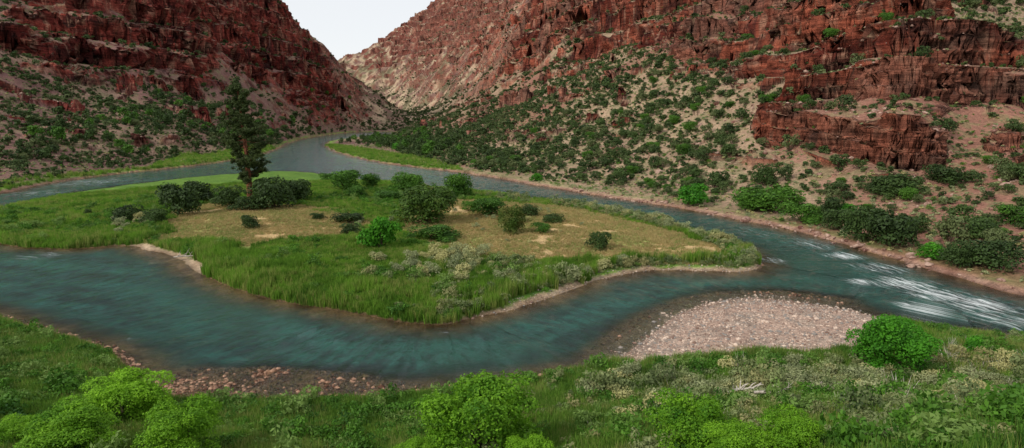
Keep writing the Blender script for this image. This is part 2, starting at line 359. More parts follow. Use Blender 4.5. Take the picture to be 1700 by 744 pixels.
crack=np.clip(1-np.abs(fbm(X/sc/13,Y/sc/13,Z/sc/10,o=3,s=78))/.08,0,1)
bed_=np.clip(1-np.abs(fbm(X/sc/60,Y/sc/60,Z/sc/4.5,o=3,s=79))/.09,0,1)
disp=(2.6*(cellr(wx/8.0,wy/8.0,wz/2.6,73)-.5)+1.8*(cellr(wx/3.6,wy/3.6,wz/1.2,74)-.5)+3.0*fbm(X/sc/16,Y/sc/16,Z/sc/1.8,o=4,s=76)-2.4*crack-2.0*bed_)*sc
rk2=rock*steep
X=X+nn[...,0]*disp*rk2; Y=Y+nn[...,1]*disp*rk2; Z=Z+nn[...,2]*disp*rk2*.6
nn=normals(X,Y,Z); st=1-nn[...,2]
# colours
def L(a,b,t): return a+(b-a)*t[...,None]
nA=fbm(X/14,Y/14,o=4,s=81)*.5+.5; nB=fbm(X/3.2,Y/3.2,o=3,s=85)*.5+.5; nC=fbm(X/60,Y/60,o=3,s=88)*.5+.5
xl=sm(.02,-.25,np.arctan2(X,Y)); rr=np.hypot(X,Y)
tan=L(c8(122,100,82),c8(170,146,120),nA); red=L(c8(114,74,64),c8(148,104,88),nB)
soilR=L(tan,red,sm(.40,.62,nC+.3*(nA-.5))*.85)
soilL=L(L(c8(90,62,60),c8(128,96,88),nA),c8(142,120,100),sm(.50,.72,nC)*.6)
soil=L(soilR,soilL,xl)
soil=L(soil,c8(102,106,70),sm(.50,.64,nB)*.5)
farT=L(c8(116,90,80),c8(172,152,126),sm(.4,.62,nA)); soil=L(soil,farT,sm(1000,1500,rr))
soil=L(soil,c8(76,84,54),sm(.5,.6,fbm(X/28,Y/28,o=4,s=89)*.5+.5)*sm(900,1600,rr)*.6)
st1=fbm(X/90,Y/90,Z/6.5,o=4,s=91)*.5+.5; st2=fbm(X/14,Y/14,Z/9,o=4,s=95)*.5+.5
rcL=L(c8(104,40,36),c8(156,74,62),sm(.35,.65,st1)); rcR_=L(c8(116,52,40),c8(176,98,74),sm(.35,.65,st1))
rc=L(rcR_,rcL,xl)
rc=L(rc,c8(48,31,30),sm(.50,.66,st2)*.8)
rc=L(rc,c8(196,150,124),sm(.55,.72,fbm(X/9,Y/9,Z/1.8,o=4,s=97)*.5+.5)*.7)
rcR=L(rc,c8(152,118,100),sm(.46,.66,nC)*.4); rc=L(rcR,rc,xl)
rc=L(rc,L(c8(104,68,60),c8(140,98,82),nA),sm(1500,2300,rr)*.6)
rc=rc*(1-.5*(np.maximum(crack,bed_)*rk2))[...,None]  # cracks and bedding gaps darkened: crevice shade painted into the rock colour
rockv=np.clip(rock*sm(.09,.22,st)+.75*sm(.32,.47,st)*sm(8,20,Z),0,1)
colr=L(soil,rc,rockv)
gm=sm(9,3,sf+6*(nB-.5))*sm(2.5,1.2,Z)
gm=np.maximum(gm*np.where(xl>.5,1,.25),np.maximum(sm(-4,3,F[11]),sm(-4,3,F[12]))*sm(4,2.4,Z))
green=L(c8(70,104,34),c8(116,144,56),nB)
colr=L(colr,green,gm*sm(.5,2.5,sf))
# island
gi=L(c8(56,90,32),c8(104,134,52),nB); dry=L(c8(156,130,92),c8(194,168,120),nA)
nM=fbm(X/7,Y/7,o=3,s=131)*.5+.5
dm=np.maximum(sm(-5,5,F[5]-12*(nM-.5)),sm(-6,3,F[6]-8*(nM-.55)))
ci=L(gi,L(dry,c8(122,140,72),sm(.42,.6,nM)*.75),np.clip(dm,0,1)); ci=L(ci,L(c8(104,120,62),c8(154,152,90),nA),sm(.42,.62,nC)*.45*sm(0,20,X)*(1-dm))
sand=L(c8(128,104,82),c8(184,164,138),nB); mud=L(c8(84,68,46),c8(116,96,68),nB)
mask_s=sm(-12,0,X)*sm(120,100,Y)
mw=(.5+2.6*sm(.35,.65,nA))*mask_s+.01; sdm=sm(mw+.8,mw*.5,si+1.6*(nB-.5))*mask_s
ci=L(ci,mud,sm(1.0,.2,si)); ci=L(ci,sand,np.maximum(sdm,sm(-1,.6,F[10])))
# near bank
gn=L(c8(56,88,32),c8(104,126,56),nB); cn=L(gn,L(c8(142,122,96),c8(178,154,126),nB),np.clip(sm(-5,3,F[7]+6*(nA-.5))+sm(.46,.60,nA)*.85*sm(-5,30,X),0,1))
grv=L(L(c8(132,106,94),c8(190,166,148),nA),c8(140,130,118),sm(.5,.7,nB)*.5)
cn=L(cn,L(c8(110,84,62),c8(152,124,98),nB),sm(2.2,.7,sn+2*(nB-.5))*.9)
cn=L(cn,grv,sm(-6.5,3.5,F[4]+14*(nA-.5)+5*(nB-.5)))
isI=((si>=sn)&(si>=sf)&(land>0))[...,None]; isN=((sn>si)&(sn>sf)&(land>0))[...,None]
colr=np.where(isI,ci,np.where(isN,cn,colr))
shoreF=sm(1.6,.5,sf)*(rr<300); colr=np.where((sf>0)[...,None],L(colr,L(c8(112,80,68),c8(164,134,116),nB),shoreF),colr)
bed=L(c8(100,72,52),c8(160,126,98),sm(.3,.7,nB)); bed=L(bed,grv*.8,sm(-3,3,F[9])); colr=np.where((land<=0)[...,None],bed,colr)
wet=sm(.30,.0,Z)*(land>0)*.35; colr=colr*(1-wet[...,None])
Cc=np.concatenate([colr,np.ones(sh+(1,))],-1).astype(np.float32)
idx=np.arange(X.size).reshape(X.shape)
q=np.stack([idx[:-1,:-1],idx[:-1,1:],idx[1:,1:],idx[1:,:-1]],-1).reshape(-1,4)[:, ::-1]
me=mk_mesh('terrain',np.stack([X,Y,Z],-1).reshape(-1,3),q,{'Col':('FLOAT_COLOR',Cc.reshape(-1,4)),'rock':('FLOAT',rockv.ravel().astype(np.float32))},[mt],smooth=True)
if me.polygons[1000].normal.z<0: me.flip_normals()
add('terrain',me,kind='structure')
# ------------------------------------------------------------------ water
cl_main=[(640,222),(560,228),(500,238),(490,255),(560,274),(680,292),(800,304),(950,326),(1100,352),(1250,388),(1350,420),(1450,455),(1560,490),(1700,530),(2000,600)]
cl_near=[(-600,430),(-200,440),(0,455),(150,475),(300,520),(420,570),(560,592),(720,598),(860,582),(960,545),(1050,500),(1150,473),(1280,468),(1400,480),(1520,505)]
cl_left=[(480,262),(400,276),(300,287),(200,298),(100,312),(0,332),(-250,355),(-600,375)]
lines=[smooth_line([G(*p) for p in l],1) for l in (cl_main,cl_near,cl_left)]
uw=np.linspace(-1.08,1.08,1000); lw=np.concatenate([np.linspace(math.log(30),math.log(200),620)[:-1],np.linspace(math.log(200),math.log(1500),220)])
UW,LW=np.meshgrid(uw,lw); RW=np.exp(LW); WX=RW*np.sin(UW); WY=RW*np.cos(UW)
fx=WX.ravel();fy=WY.ravel()
zb,ld,Fw,_,_,_,_=height(fx,fy,True)
best=np.full(fx.shape,1e18); S=np.zeros_like(fx); Nn=np.zeros_like(fx)
for li,l in enumerate(lines):
    s0=li*1000.0
    for (ax,ay),(bx,by) in zip(l[:-1],l[1:]):
        ex,ey=bx-ax,by-ay; Ls=math.hypot(ex,ey); wx_=fx-ax; wy_=fy-ay
        t=np.clip((wx_*ex+wy_*ey)/Ls**2,0,1); dx=wx_-t*ex; dy=wy_-t*ey; d=dx*dx+dy*dy
        m=d<best; best=np.where(m,d,best); S=np.where(m,s0+t*Ls,S); Nn=np.where(m,(wx_*ey-wy_*ex)/Ls+li*333,Nn); s0+=Ls
foam=np.zeros_like(fx)
for px,py,rx,w in [(1400,424,4,.9),(1432,468,2.4,.9),(1500,470,5,.9),(1560,490,5,.9),(1620,505,6,.8),(1540,512,4,.8),(1460,445,6,.6),(1280,432,3,.8),(1260,440,2,.5),(735,551,1.6,.5),(70,424,5,.5),(1250,384,10,.35),(1350,405,8,.5),(150,302,25,.5),(60,320,16,.45),(1660,530,6,.6),(560,275,25,.15)]:
    gx,gy=G(px,py); foam=np.maximum(foam,w*np.exp(-((fx-gx)**2+(fy-gy)**2)/rx**2))
keep=(ld<4).reshape(WX.shape); idx=np.arange(WX.size).reshape(WX.shape)
kq=keep[:-1,:-1]|keep[1:,1:]|keep[:-1,1:]|keep[1:,:-1]
q=np.stack([idx[:-1,:-1],idx[:-1,1:],idx[1:,1:],idx[1:,:-1]],-1)[kq]
used=np.unique(q); rem=np.zeros(WX.size,np.int64); rem[used]=np.arange(len(used)); q=rem[q]
mw_,nt,out=nmat('river_water')
sa=N(nt,'ShaderNodeAttribute',attribute_name='flow'); fa=N(nt,'ShaderNodeAttribute',attribute_name='foam'); da=N(nt,'ShaderNodeAttribute',attribute_name='depth'); ge=N(nt,'ShaderNodeNewGeometry')
V=sa.outputs['Vector']
ns=noise(nt,scalev(nt,V,(.07,.18,1)),1,5,.6); nr=noise(nt,scalev(nt,V,(.8,.30,1)),1,7,.70); nm=noise(nt,ge.outputs['Position'],.6,7,.70); nl=noise(nt,ge.outputs['Position'],.03,3,.5)
col=mixrgb(nt,ramp01(nt,mth(nt,'ADD',mth(nt,'MULTIPLY',ns,.45),mth(nt,'MULTIPLY',nr,.55)),.38,.64),c8(8,38,38),c8(34,90,80))  # dark and light teal follow the ripples: wave shading painted into the colour
col=mixrgb(nt,ramp01(nt,nl,.4,.75),col,c8(28,70,58))
p=N(nt,'ShaderNodeBsdfPrincipled'); p.inputs['IOR'].default_value=1.33
fs_=noise(nt,scalev(nt,V,(.16,1.5,1)),1,8,.72)
fo=mth(nt,'MULTIPLY',ramp01(nt,mth(nt,'ADD',fs_,mth(nt,'MULTIPLY',fa.outputs['Fac'],.22)),.56,.86),ramp01(nt,fa.outputs['Fac'],.05,.6))
colf=mixrgb(nt,fo,col,(.85,.9,.9)); nt.links.new(colf,p.inputs['Base Color'])
nt.links.new(mth(nt,'ADD',mth(nt,'MULTIPLY',fo,.5),.05),p.inputs['Roughness'])
bm=N(nt,'ShaderNodeBump'); bm.inputs['Strength'].default_value=1.0; bm.inputs['Distance'].default_value=.42
nt.links.new(mth(nt,'ADD',nr,mth(nt,'MULTIPLY',nm,.6)),bm.inputs['Height']); nt.links.new(bm.outputs[0],p.inputs['Normal'])
tb=N(nt,'ShaderNodeBsdfTransparent'); tb.inputs[0].default_value=(.76,.82,.72,1)
gl=N(nt,'ShaderNodeBsdfGlossy'); gl.inputs['Roughness'].default_value=.06; nt.links.new(bm.outputs[0],gl.inputs['Normal'])
fr=N(nt,'ShaderNodeFresnel'); fr.inputs[0].default_value=1.33; nt.links.new(bm.outputs[0],fr.inputs['Normal'])
m1=N(nt,'ShaderNodeMixShader'); nt.links.new(fr.outputs[0],m1.inputs[0]); nt.links.new(tb.outputs[0],m1.inputs[1]); nt.links.new(gl.outputs[0],m1.inputs[2])
op=mth(nt,'ADD',ramp01(nt,mth(nt,'ADD',da.outputs['Fac'],mth(nt,'MULTIPLY',mth(nt,'SUBTRACT',nm,.5),.3)),.05,1.1),fo,clamp=True)
m2=N(nt,'ShaderNodeMixShader'); nt.links.new(op,m2.inputs[0]); nt.links.new(m1.outputs[0],m2.inputs[1]); nt.links.new(p.outputs[0],m2.inputs[2]); nt.links.new(m2.outputs[0],out.inputs[0])
fl=np.stack([S,Nn,np.zeros_like(S)],-1).astype(np.float32)
wz=(.15*fbm(S/1.6,Nn/4.5,o=3,s=99)*sm(0,4,-ld)+.35*foam*fbm(S/2.5,Nn/1.5,o=3,s=98)).ravel()
wm=mk_mesh('river_water',np.stack([fx,fy,wz],-1)[used],q,{'flow':('FLOAT_VECTOR',fl[used]),'foam':('FLOAT',foam[used].astype(np.float32)),'depth':('FLOAT',(-zb[used]).astype(np.float32))},[mw_],smooth=True)
if wm.polygons[10].normal.z<0: wm.flip_normals()
add('river_water',wm,kind='structure')
# ------------------------------------------------------------------ plants
def tube(pts,rad,k=6):
    pts=np.array(pts,float); vs=[];fs=[]
    for i,p in enumerate(pts):
        d=pts[min(i+1,len(pts)-1)]-pts[max(i-1,0)]; d/=np.linalg.norm(d)+1e-9
        a=np.cross(d,[0,0,1.0] if abs(d[2])<.9 else [1.0,0,0]); a/=np.linalg.norm(a); b=np.cross(d,a)
        for j in range(k):
            t=2*math.pi*j/k; vs.append(p+rad[i]*(a*math.cos(t)+b*math.sin(t)))
    for i in range(len(pts)-1):
        for j in range(k): fs.append((i*k+j,i*k+(j+1)%k,(i+1)*k+(j+1)%k,(i+1)*k+j))
    return np.array(vs),np.array(fs)
def leaves(cent,nrm,size,r,asp=1.6):
    n=len(cent); nrm=nrm+r.normal(0,.55,(n,3)); nrm/=np.linalg.norm(nrm,axis=1,keepdims=True)
    t=np.cross(nrm,r.normal(0,1,(n,3))); t/=np.linalg.norm(t,axis=1,keepdims=True)+1e-9; b=np.cross(nrm,t)
    s=(size*r.uniform(.6,1.4,n))[:,None]
    V=np.stack([cent-t*s*asp*.5,cent-b*s*.45+t*s*.05,cent+t*s*asp*.5,cent+b*s*.45+t*s*.05],1)
    return V.reshape(-1,3),np.arange(n*4).reshape(n,4)
def bush(name,n,size,seed,mat,blobs=9,hgt=.85,spread=.5,zlow=-.35,twigs=6,rough=.18,br=(.13,.24)):
    r=np.random.default_rng(seed); cs=[];rs=[]
    cs.append([0,0,hgt*.45]);rs.append(.34)
    for i in range(blobs):
        a=r.uniform(0,2*math.pi); d=spread*r.uniform(.3,.85); z=r.uniform(.15,.8)*hgt
        d*=math.sqrt(max(.1,1-((z/hgt-.4)/.62)**2)); cs.append([d*math.cos(a),d*math.sin(a),z]); rs.append(r.uniform(*br))
    cs=np.array(cs);rs=np.array(rs); w=rs**2; bi=r.choice(len(cs),n,p=w/w.sum())
    dr=r.normal(0,1,(n,3)); dr/=np.linalg.norm(dr,axis=1,keepdims=True); dr[:,2]=np.where(dr[:,2]<zlow,-dr[:,2],dr[:,2])
    f=fbm(dr[:,0]*3+bi*7,dr[:,1]*3,dr[:,2]*3,o=2,s=seed)
    rad=rs[bi]*(.72+.34*r.uniform(0,1,n)**.6+rough*f*1.6)
    c=cs[bi]+dr*rad[:,None]*np.array([1,1,.9]); c[:,2]=np.maximum(c[:,2],.02)
    V,Fq=leaves(c,dr,size,r)
    bt=r.uniform(0,1,len(cs)); tint=np.clip(.45*bt[bi]+.55*r.uniform(0,1,n)+.25*f,0,1); tint=np.repeat(tint,4); mi=np.zeros(len(Fq),int)
    for i in range(twigs):
        j=r.integers(len(cs)); e=cs[j]; tv,tf=tube([[0,0,-.05],e*[.4,.4,.5],e],[.022,.014,.005],4)
        Fq=np.vstack([Fq,tf+len(V)]); V=np.vstack([V,tv]); tint=np.concatenate([tint,np.zeros(len(tv))]); mi=np.concatenate([mi,np.ones(len(tf),int)])
    return mk_mesh(name,V,Fq,{'tint':('FLOAT',tint.astype(np.float32))},[mat,M_twig],mi)
def tuft(name,n,h,w,seed,mat,lean=.35,rad=.35):
    r=np.random.default_rng(seed); a=r.uniform(0,6.283,n); d=rad*np.sqrt(r.uniform(0,1,n))
    b=np.stack([d*np.cos(a),d*np.sin(a),np.full(n,-.05)],-1); hh=h*r.uniform(.55,1.1,n)
    la=r.uniform(0,6.283,n); ln=lean*hh*r.uniform(.2,1,n); top=b+np.stack([ln*np.cos(la),ln*np.sin(la),hh],-1)
    mid=b*.5+top*.5; mid[:,:2]-=.12*(top-b)[:,:2]
    ta=r.uniform(0,6.283,n); t=np.stack([np.cos(ta),np.sin(ta),0*ta],-1)*w*.5
    V=np.stack([b-t*.6,b+t*.6,mid+t,top+t*.15,top-t*.15,mid-t],1).reshape(-1,3); i=np.arange(n)[:,None]*6
    Fq=np.concatenate([i+[[0,1,2,5]],i+[[5,2,3,4]]],0)
    return mk_mesh(name,V,Fq,{'tint':('FLOAT',np.repeat(r.uniform(0,1,n),6).astype(np.float32))},[mat])
def stone(name,seed,mat,sub=2):
    import bmesh
    r=np.random.default_rng(seed); bmm=bmesh.new(); bmesh.ops.create_icosphere(bmm,subdivisions=sub,radius=.5)
    pl=r.normal(0,1,(9,3)); pl/=np.linalg.norm(pl,axis=1,keepdims=True); dd=r.uniform(.28,.42,9)
    for v in bmm.verts:
        c=np.array(v.co)
        for a,b in zip(pl,dd):
            e=c@a-b
            if e>0: c=c-a*e
        c*=[1,.85,.7]; v.co=c
    me=bpy.data.meshes.new(name); bmm.to_mesh(me); bmm.free(); me.materials.append(mat); return me
JUN=[bush('juniper_shrub',900,.062,s,M_jun,11,.95,.5,rough=.24) for s in (1,2,3,4)]
JUNF=[bush('juniper_scrub',120,.17,s,M_jun,6,.95,.5,twigs=0,rough=.3) for s in (5,6,7)]
SAG=[bush('sagebrush',800,.05,s,M_sage,12,.75,.48,rough=.16,twigs=8) for s in (11,12,13)]
SAGF=[bush('sagebrush_far',70,.16,s,M_sage,5,.6,.5,twigs=0) for s in (14,15)]
UND=[bush('undergrowth',340,.075,s,M_under,9,.8,.6,twigs=0,rough=.4) for s in (16,17,18)]
WEED=[bush('weed_bush',320,.07,s,M_weed,9,.9,.6,twigs=0,rough=.4) for s in (63,64,65)]
DEAD=[tuft('dead_twig_clump',26,.8,.025,66,M_wood,.9,.3)]
LEA=[bush('leafy_shrub',20000,.019,s,M_leaf,40,1.0,.56,twigs=14,rough=.28,br=(.09,.19)) for s in (21,22,23)]
LES=[bush('round_leafy_shrub',15000,.022,s,M_leafs,34,1.0,.46,twigs=14,rough=.2,br=(.1,.2)) for s in (29,)]
LEM=[bush('leafy_shrub_mid',2400,.05,s,M_leafs,16,.85,.48) for s in (24,25)]
LED=[bush('green_shrub',3600,.038,s,M_leafd,18,.85,.46,rough=.15,br=(.16,.26)) for s in (26,27,28)]
RUS=[bush('olive_shrub',7500,.032,s,M_rus,26,.9,.42,rough=.12,br=(.16,.26)) for s in (31,32)]
DKM=[bush('dark_shrub',3600,.038,s,M_dark,18,.8,.48,rough=.15,br=(.15,.26)) for s in (33,34,35)]
TRF=[bush('riverside_tree',260,.11,s,M_dark,10,1.1,.48,twigs=0,rough=.3) for s in (36,37)]+[bush('riverside_tree_green',260,.11,38,M_leafd,10,1.1,.48,twigs=0,rough=.3)]
GT=[tuft('grass_tuft',22,.9,.07,s,M_grass) for s in (41,42)]
GTB=[tuft('bank_grass_tuft',26,.75,.035,s,M_grassb) for s in (43,44)]
GTD=[tuft('dry_grass_tuft',16,.35,.05,s,M_dry,.6) for s in (45,)]
STN=[stone('boulder',s,M_bould,3) for s in (51,52,53,54)]
STF=[stone('slope_stone',s,M_bould,1) for s in (71,72,73)]
PEB=[stone('pebble',s,M_peb,1) for s in (55,56,57)]
PEW=[stone('bed_pebble',s,M_pebw,1) for s in (58,59)]
def gn_scatter(name,pts,scl,rot,srcs):
    n=len(pts); vid=rng.integers(0,len(srcs),n)
    me=bpy.data.meshes.new(name); me.vertices.add(n); me.vertices.foreach_set('co',np.asarray(pts,np.float32).ravel())
    a=me.attributes.new('scl','FLOAT_VECTOR','POINT'); a.data.foreach_set('vector',np.asarray(scl,np.float32).ravel())
    a=me.attributes.new('rot','FLOAT_VECTOR','POINT'); a.data.foreach_set('vector',np.stack([0*rot,0*rot,rot],-1).astype(np.float32).ravel())
    a=me.attributes.new('vid','INT','POINT'); a.data.foreach_set('value',vid.astype(np.int32))
    o=add(name,me,kind='stuff')
    g=bpy.data.node_groups.new(name+'_nodes','GeometryNodeTree')
    g.interface.new_socket('Geometry',in_out='INPUT',socket_type='NodeSocketGeometry'); g.interface.new_socket('Geometry',in_out='OUTPUT',socket_type='NodeSocketGeometry')
    gi=g.nodes.new('NodeGroupInput'); go=g.nodes.new('NodeGroupOutput'); jn=g.nodes.new('GeometryNodeJoinGeometry')
    def na(nm,tp):
        x=g.nodes.new('GeometryNodeInputNamedAttribute'); x.data_type=tp; x.inputs[0].default_value=nm; return x.outputs[0]
    sc_=na('scl','FLOAT_VECTOR'); ro=na('rot','FLOAT_VECTOR'); vi=na('vid','INT')
    for i,s in enumerate(srcs):
        src=bpy.data.objects.get('src_'+s.name) or bpy.data.objects.new('src_'+s.name,s)
        oi=g.nodes.new('GeometryNodeObjectInfo'); oi.inputs['Object'].default_value=src
        ip=g.nodes.new('GeometryNodeInstanceOnPoints'); cm=g.nodes.new('FunctionNodeCompare'); cm.data_type='INT'; cm.operation='EQUAL'
        ia=[q for q in cm.inputs if q.type=='INT']; g.links.new(vi,ia[0]); ia[1].default_value=i
        g.links.new(gi.outputs[0],ip.inputs['Points']); g.links.new(cm.outputs[0],ip.inputs['Selection']); g.links.new(oi.outputs['Geometry'],ip.inputs['Instance'])
        g.links.new(ro,ip.inputs['Rotation']); g.links.new(sc_,ip.inputs['Scale']); g.links.new(ip.outputs[0],jn.inputs[0])
    g.links.new(jn.outputs[0],go.inputs[0])
    md=o.modifiers.new('scatter','NODES'); md.node_group=g
    return o
def put(name,me,x,y,z,s,rz,cat,label,group=None,tilt=(0,0)):
    o=add(name,me); o.location=(x,y,z); o.rotation_euler=(tilt[0],tilt[1],rz); o.scale=s
    o['category']=cat; o['label']=label
    if group: o['group']=group
    return o
def sited(lst,name,meshes,cat,label,group):
    hu={}
    for i,(px,py,w,h) in enumerate(lst):
        me=meshes[i%len(meshes)]
        if me.name not in hu:
            co=np.zeros(len(me.vertices)*3,np.float32); me.vertices.foreach_get('co',co); co=co.reshape(-1,3)
            hu[me.name]=(np.percentile(co[:,2],99.5),np.percentile(np.abs(co[:,0]),99)*2)
        x,y,z,t=cast(px,py); hh,ww=hu[me.name]
        s=w*t/FL/ww; sz=h*t/FL/hh/ .97
        y+=s*.25
        put(name,me,x,y,z-.05*sz,(s,s,sz),rng.uniform(0,6.28),cat,label,group)
sited([(1495,634,118,106)],'leafy_shrub',LES,'shrub','round bright green leafy shrub standing alone on the gravelly bank',None)
sited([(800,785,200,134),(190,714,130,84),(90,775,150,84),(280,782,140,98),(15,750,80,46),(1160,785,150,112),(1320,780,120,82),(1245,795,120,70),(700,790,90,52),(880,800,80,66)],'leafy_shrub',LEA[::-1],'shrub','bright yellow-green leafy shrub on the grassy river bank','leafy shrubs on the near bank')
sited([(1152,342,48,36),(1552,433,42,30),(630,418,50,58),(1625,592,36,30),(1660,610,24,24),(660,250,26,12),(1405,360,40,20),(890,302,22,14)],'leafy_shrub',LEM,'shrub','bright green leafy shrub beside the river','bright leafy shrubs')
sited([(757,330,52,42),(668,318,60,30),(570,318,66,34),(612,312,34,24),(590,330,40,22),(685,318,40,28),(808,360,66,32),(720,402,84,26),(640,334,60,16),(1290,356,110,44),(1340,372,70,34),(1250,352,50,24),(900,388,36,18),(540,300,30,12),(780,352,30,18)],'green_shrub',LED,'shrub','rounded green shrub growing in the meadow','green shrubs')
sited([(705,374,98,62),(850,390,46,50),(845,372,36,26)],'olive_shrub',RUS,'shrub','large olive green shrub in the meadow','olive shrubs')
sited([(290,360,66,54),(325,338,62,36),(376,345,60,36),(450,348,70,52),(492,336,56,38),(412,350,70,24),(468,340,60,40),(413,382,36,24),(578,391,38,20),(574,372,42,18),(527,366,26,12),(145,357,14,10),(210,372,44,30),(250,374,46,26),
(1440,402,80,60),(1490,412,80,62),(1400,384,60,36),(1600,446,60,44),(1665,452,80,50),(1520,390,60,30),(1640,400,70,36),(1575,308,52,34),(1385,362,50,34),(880,360,40,20),(920,372,30,16),(994,416,42,30),(1700,300,50,30),(1500,330,60,40),(1460,322,40,30),(1275,310,50,38)],'dark_shrub',DKM,'shrub','dense dark green shrub','dark green shrubs')
# --- random junipers on the slopes
def fan(n,r0,r1):
    u=rng.uniform(-.85,.85,n); r=np.sqrt(rng.uniform(r0*r0,r1*r1,n)); return r*np.sin(u),r*np.cos(u)
def slopes(n,r0,r1,thr,dens):
    x,y=fan(n,r0,r1); z,land,F,rock,si,sn,sf=height(x,y,True)
    e=1.5; hx=height(x+e,y)-height(x-e,y); hy=height(x,y+e)-height(x,y-e); sl=np.hypot(hx,hy)/(2*e)
    cl=fbm(x/38,y/38,o=4,s=111)*.5+.5; lo=sm(60,0,z-.02*np.hypot(x,y))
    mid=sm(170,240,y)*sm(-60,20,x)*sm(900,600,y)
    pr=dens*(.32+.68*sm(thr-.1*mid,thr+.24,cl+.15*lo))*np.where(sl>1.1,.25,1)*(1-.45*rock)*(.85+.5*mid+.4*(x<0))
    k=(sf>3)&(rng.uniform(0,1,n)<pr)&(z>1.2)&(np.maximum(F[11],F[12])<1)
    return x[k],y[k],z[k],sl[k]
x1,y1,z1,l1=slopes(52000,90,650,.40,.62); x2,y2,z2,l2=slopes(120000,650,2600,.30,.6)
w1=np.clip(rng.lognormal(math.log(1.8),.55,len(x1)),.6,6)*np.where(l1>1,.65,1); d1_=np.hypot(x1,y1)
app=w1/d1_*(np.abs(np.arctan2(x1,y1))<.70); od=np.argsort(-app); top=od[:290]; rest=od[290:]
for i in top:
    w=w1[i]; me_=JUN[i%4] if i%6 else LED[i%3]
    put('juniper_shrub',me_,x1[i],y1[i],z1[i]-.15*w*.3,(w,w,w*rng.uniform(.75,1.1)),rng.uniform(0,6.28),'juniper','dark green juniper on the dry canyon slope','junipers on the canyon slopes')
xs=np.concatenate([x1[rest],x2]);ys=np.concatenate([y1[rest],y2]);zs=np.concatenate([z1[rest],z2]); ws=np.concatenate([w1[rest],np.clip(rng.lognormal(math.log(3.4),.45,len(x2)),1.4,9)*np.where(l2>1,.7,1)])
gn_scatter('juniper_scrub',np.stack([xs,ys,zs-.1*ws],-1),np.stack([ws,ws,ws*rng.uniform(.75,1.1,len(ws))],-1),rng.uniform(0,6.28,len(ws)),JUNF)
x,y=fan(110000,90,560); z,land,F,rock,si,sn,sf=height(x,y,True)
k=(sf>2)&(rng.uniform(0,1,len(x))<.55*(1-.8*rock)*np.where(x>0,1,.6)*(.2+.8*sm(.3,.6,fbm(x/25,y/25,o=3,s=120)*.5+.5))); x,y,z=x[k],y[k],z[k]; w=rng.uniform(.5,1.6,len(x))
gn_scatter('slope_sagebrush',np.stack([x,y,z-.05],-1),np.stack([w,w,w*.8],-1),rng.uniform(0,6.28,len(x)),SAGF+SAGF+UND[:1])
x,y=fan(70000,90,600); z,land,F,rock,si,sn,sf=height(x,y,True)
k=(sf>2)&(z>3)&(rng.uniform(0,1,len(x))<.5*sm(.42,.62,fbm(x/18,y/18,o=3,s=122)*.5+.5)); x,y,z=x[k],y[k],z[k]; w=rng.lognormal(math.log(.8),.5,len(x)).clip(.3,3)
gn_scatter('slope_rubble',np.stack([x,y,z],-1),np.stack([w,w,w*.9],-1),rng.uniform(0,6.28,len(x)),STF)
def inpoly(n,pl,z=1.2):
    W_=np.array([G(*p,z) for p in pl]); lo=W_.min(0);hi=W_.max(0); x=rng.uniform(lo[0],hi[0],n*8); y=rng.uniform(lo[1],hi[1],n*8); k=sdf(x,y,W_)>0; return x[k][:n],y[k][:n]
# riverside woods along the far banks
tx=[];ty=[]
for n_,pl in ((150,[(560,238),(600,230),(700,231),(790,268),(740,272),(690,258),(620,245)]),(150,[(0,300),(100,284),(240,268),(300,254),(450,240),(470,234),(450,230),(280,240),(100,266),(0,284)]),(60,[(470,233),(560,219),(600,216),(600,213),(520,217),(460,230)])):
    a,b=inpoly(n_,pl); tx.append(a);ty.append(b)
tx=np.concatenate(tx);ty=np.concatenate(ty); tz,ld_,_,_,_,_,sf_=height(tx,ty,True); k=(sf_>3); tx,ty,tz=tx[k],ty[k],tz[k]; w=rng.uniform(3.5,8,len(tx))
gn_scatter('riverside_woods',np.stack([tx,ty,tz-.2],-1),np.stack([w,w,w*rng.uniform(.8,1.3,len(tx))],-1),rng.uniform(0,6.28,len(tx)),TRF)
def sages(n,pl,w0,w1_,meshes,name,cat,label,group):
    x,y=inpoly(n,pl); z,land,F,_,si,sn,sf=height(x,y,True); k=(land>1.2)&(F[4]<-1)
    for a,b,c in zip(x[k],y[k],z[k]):
        w=rng.uniform(w0,w1_); put(name,meshes[rng.integers(len(meshes))],a,b,c-.05,(w,w,w*rng.uniform(.8,1.2)),rng.uniform(0,6.28),cat,label,group)
sl='pale grey-green sagebrush among meadow grass'
sages(80,[(620,436),(760,420),(900,436),(1040,430),(1060,450),(960,470),(860,480),(700,470)],1.4,3.2,SAG,'sagebrush','sagebrush',sl,'sagebrush')
sages(50,[(950,338),(1050,352),(1180,385),(1250,425),(1230,440),(1190,405),(1090,370)],1.6,3.2,SAG,'sagebrush','sagebrush',sl,'sagebrush')
sages(26,[(560,380),(750,350),(930,350),(1100,400),(1000,415),(780,400)],1.0,2.2,SAG,'sagebrush','sagebrush',sl,'sagebrush')
sages(12,[(180,370),(270,370),(260,395),(190,390)],1.5,3,SAG,'sagebrush','sagebrush',sl,'sagebrush')
sages(90,[(960,650),(1060,612),(1300,606),(1500,640),(1700,600),(1700,740),(1000,740)],1.3,2.8,SAG,'sagebrush','sagebrush','grey-green sagebrush on the near bank','sagebrush on the near bank')
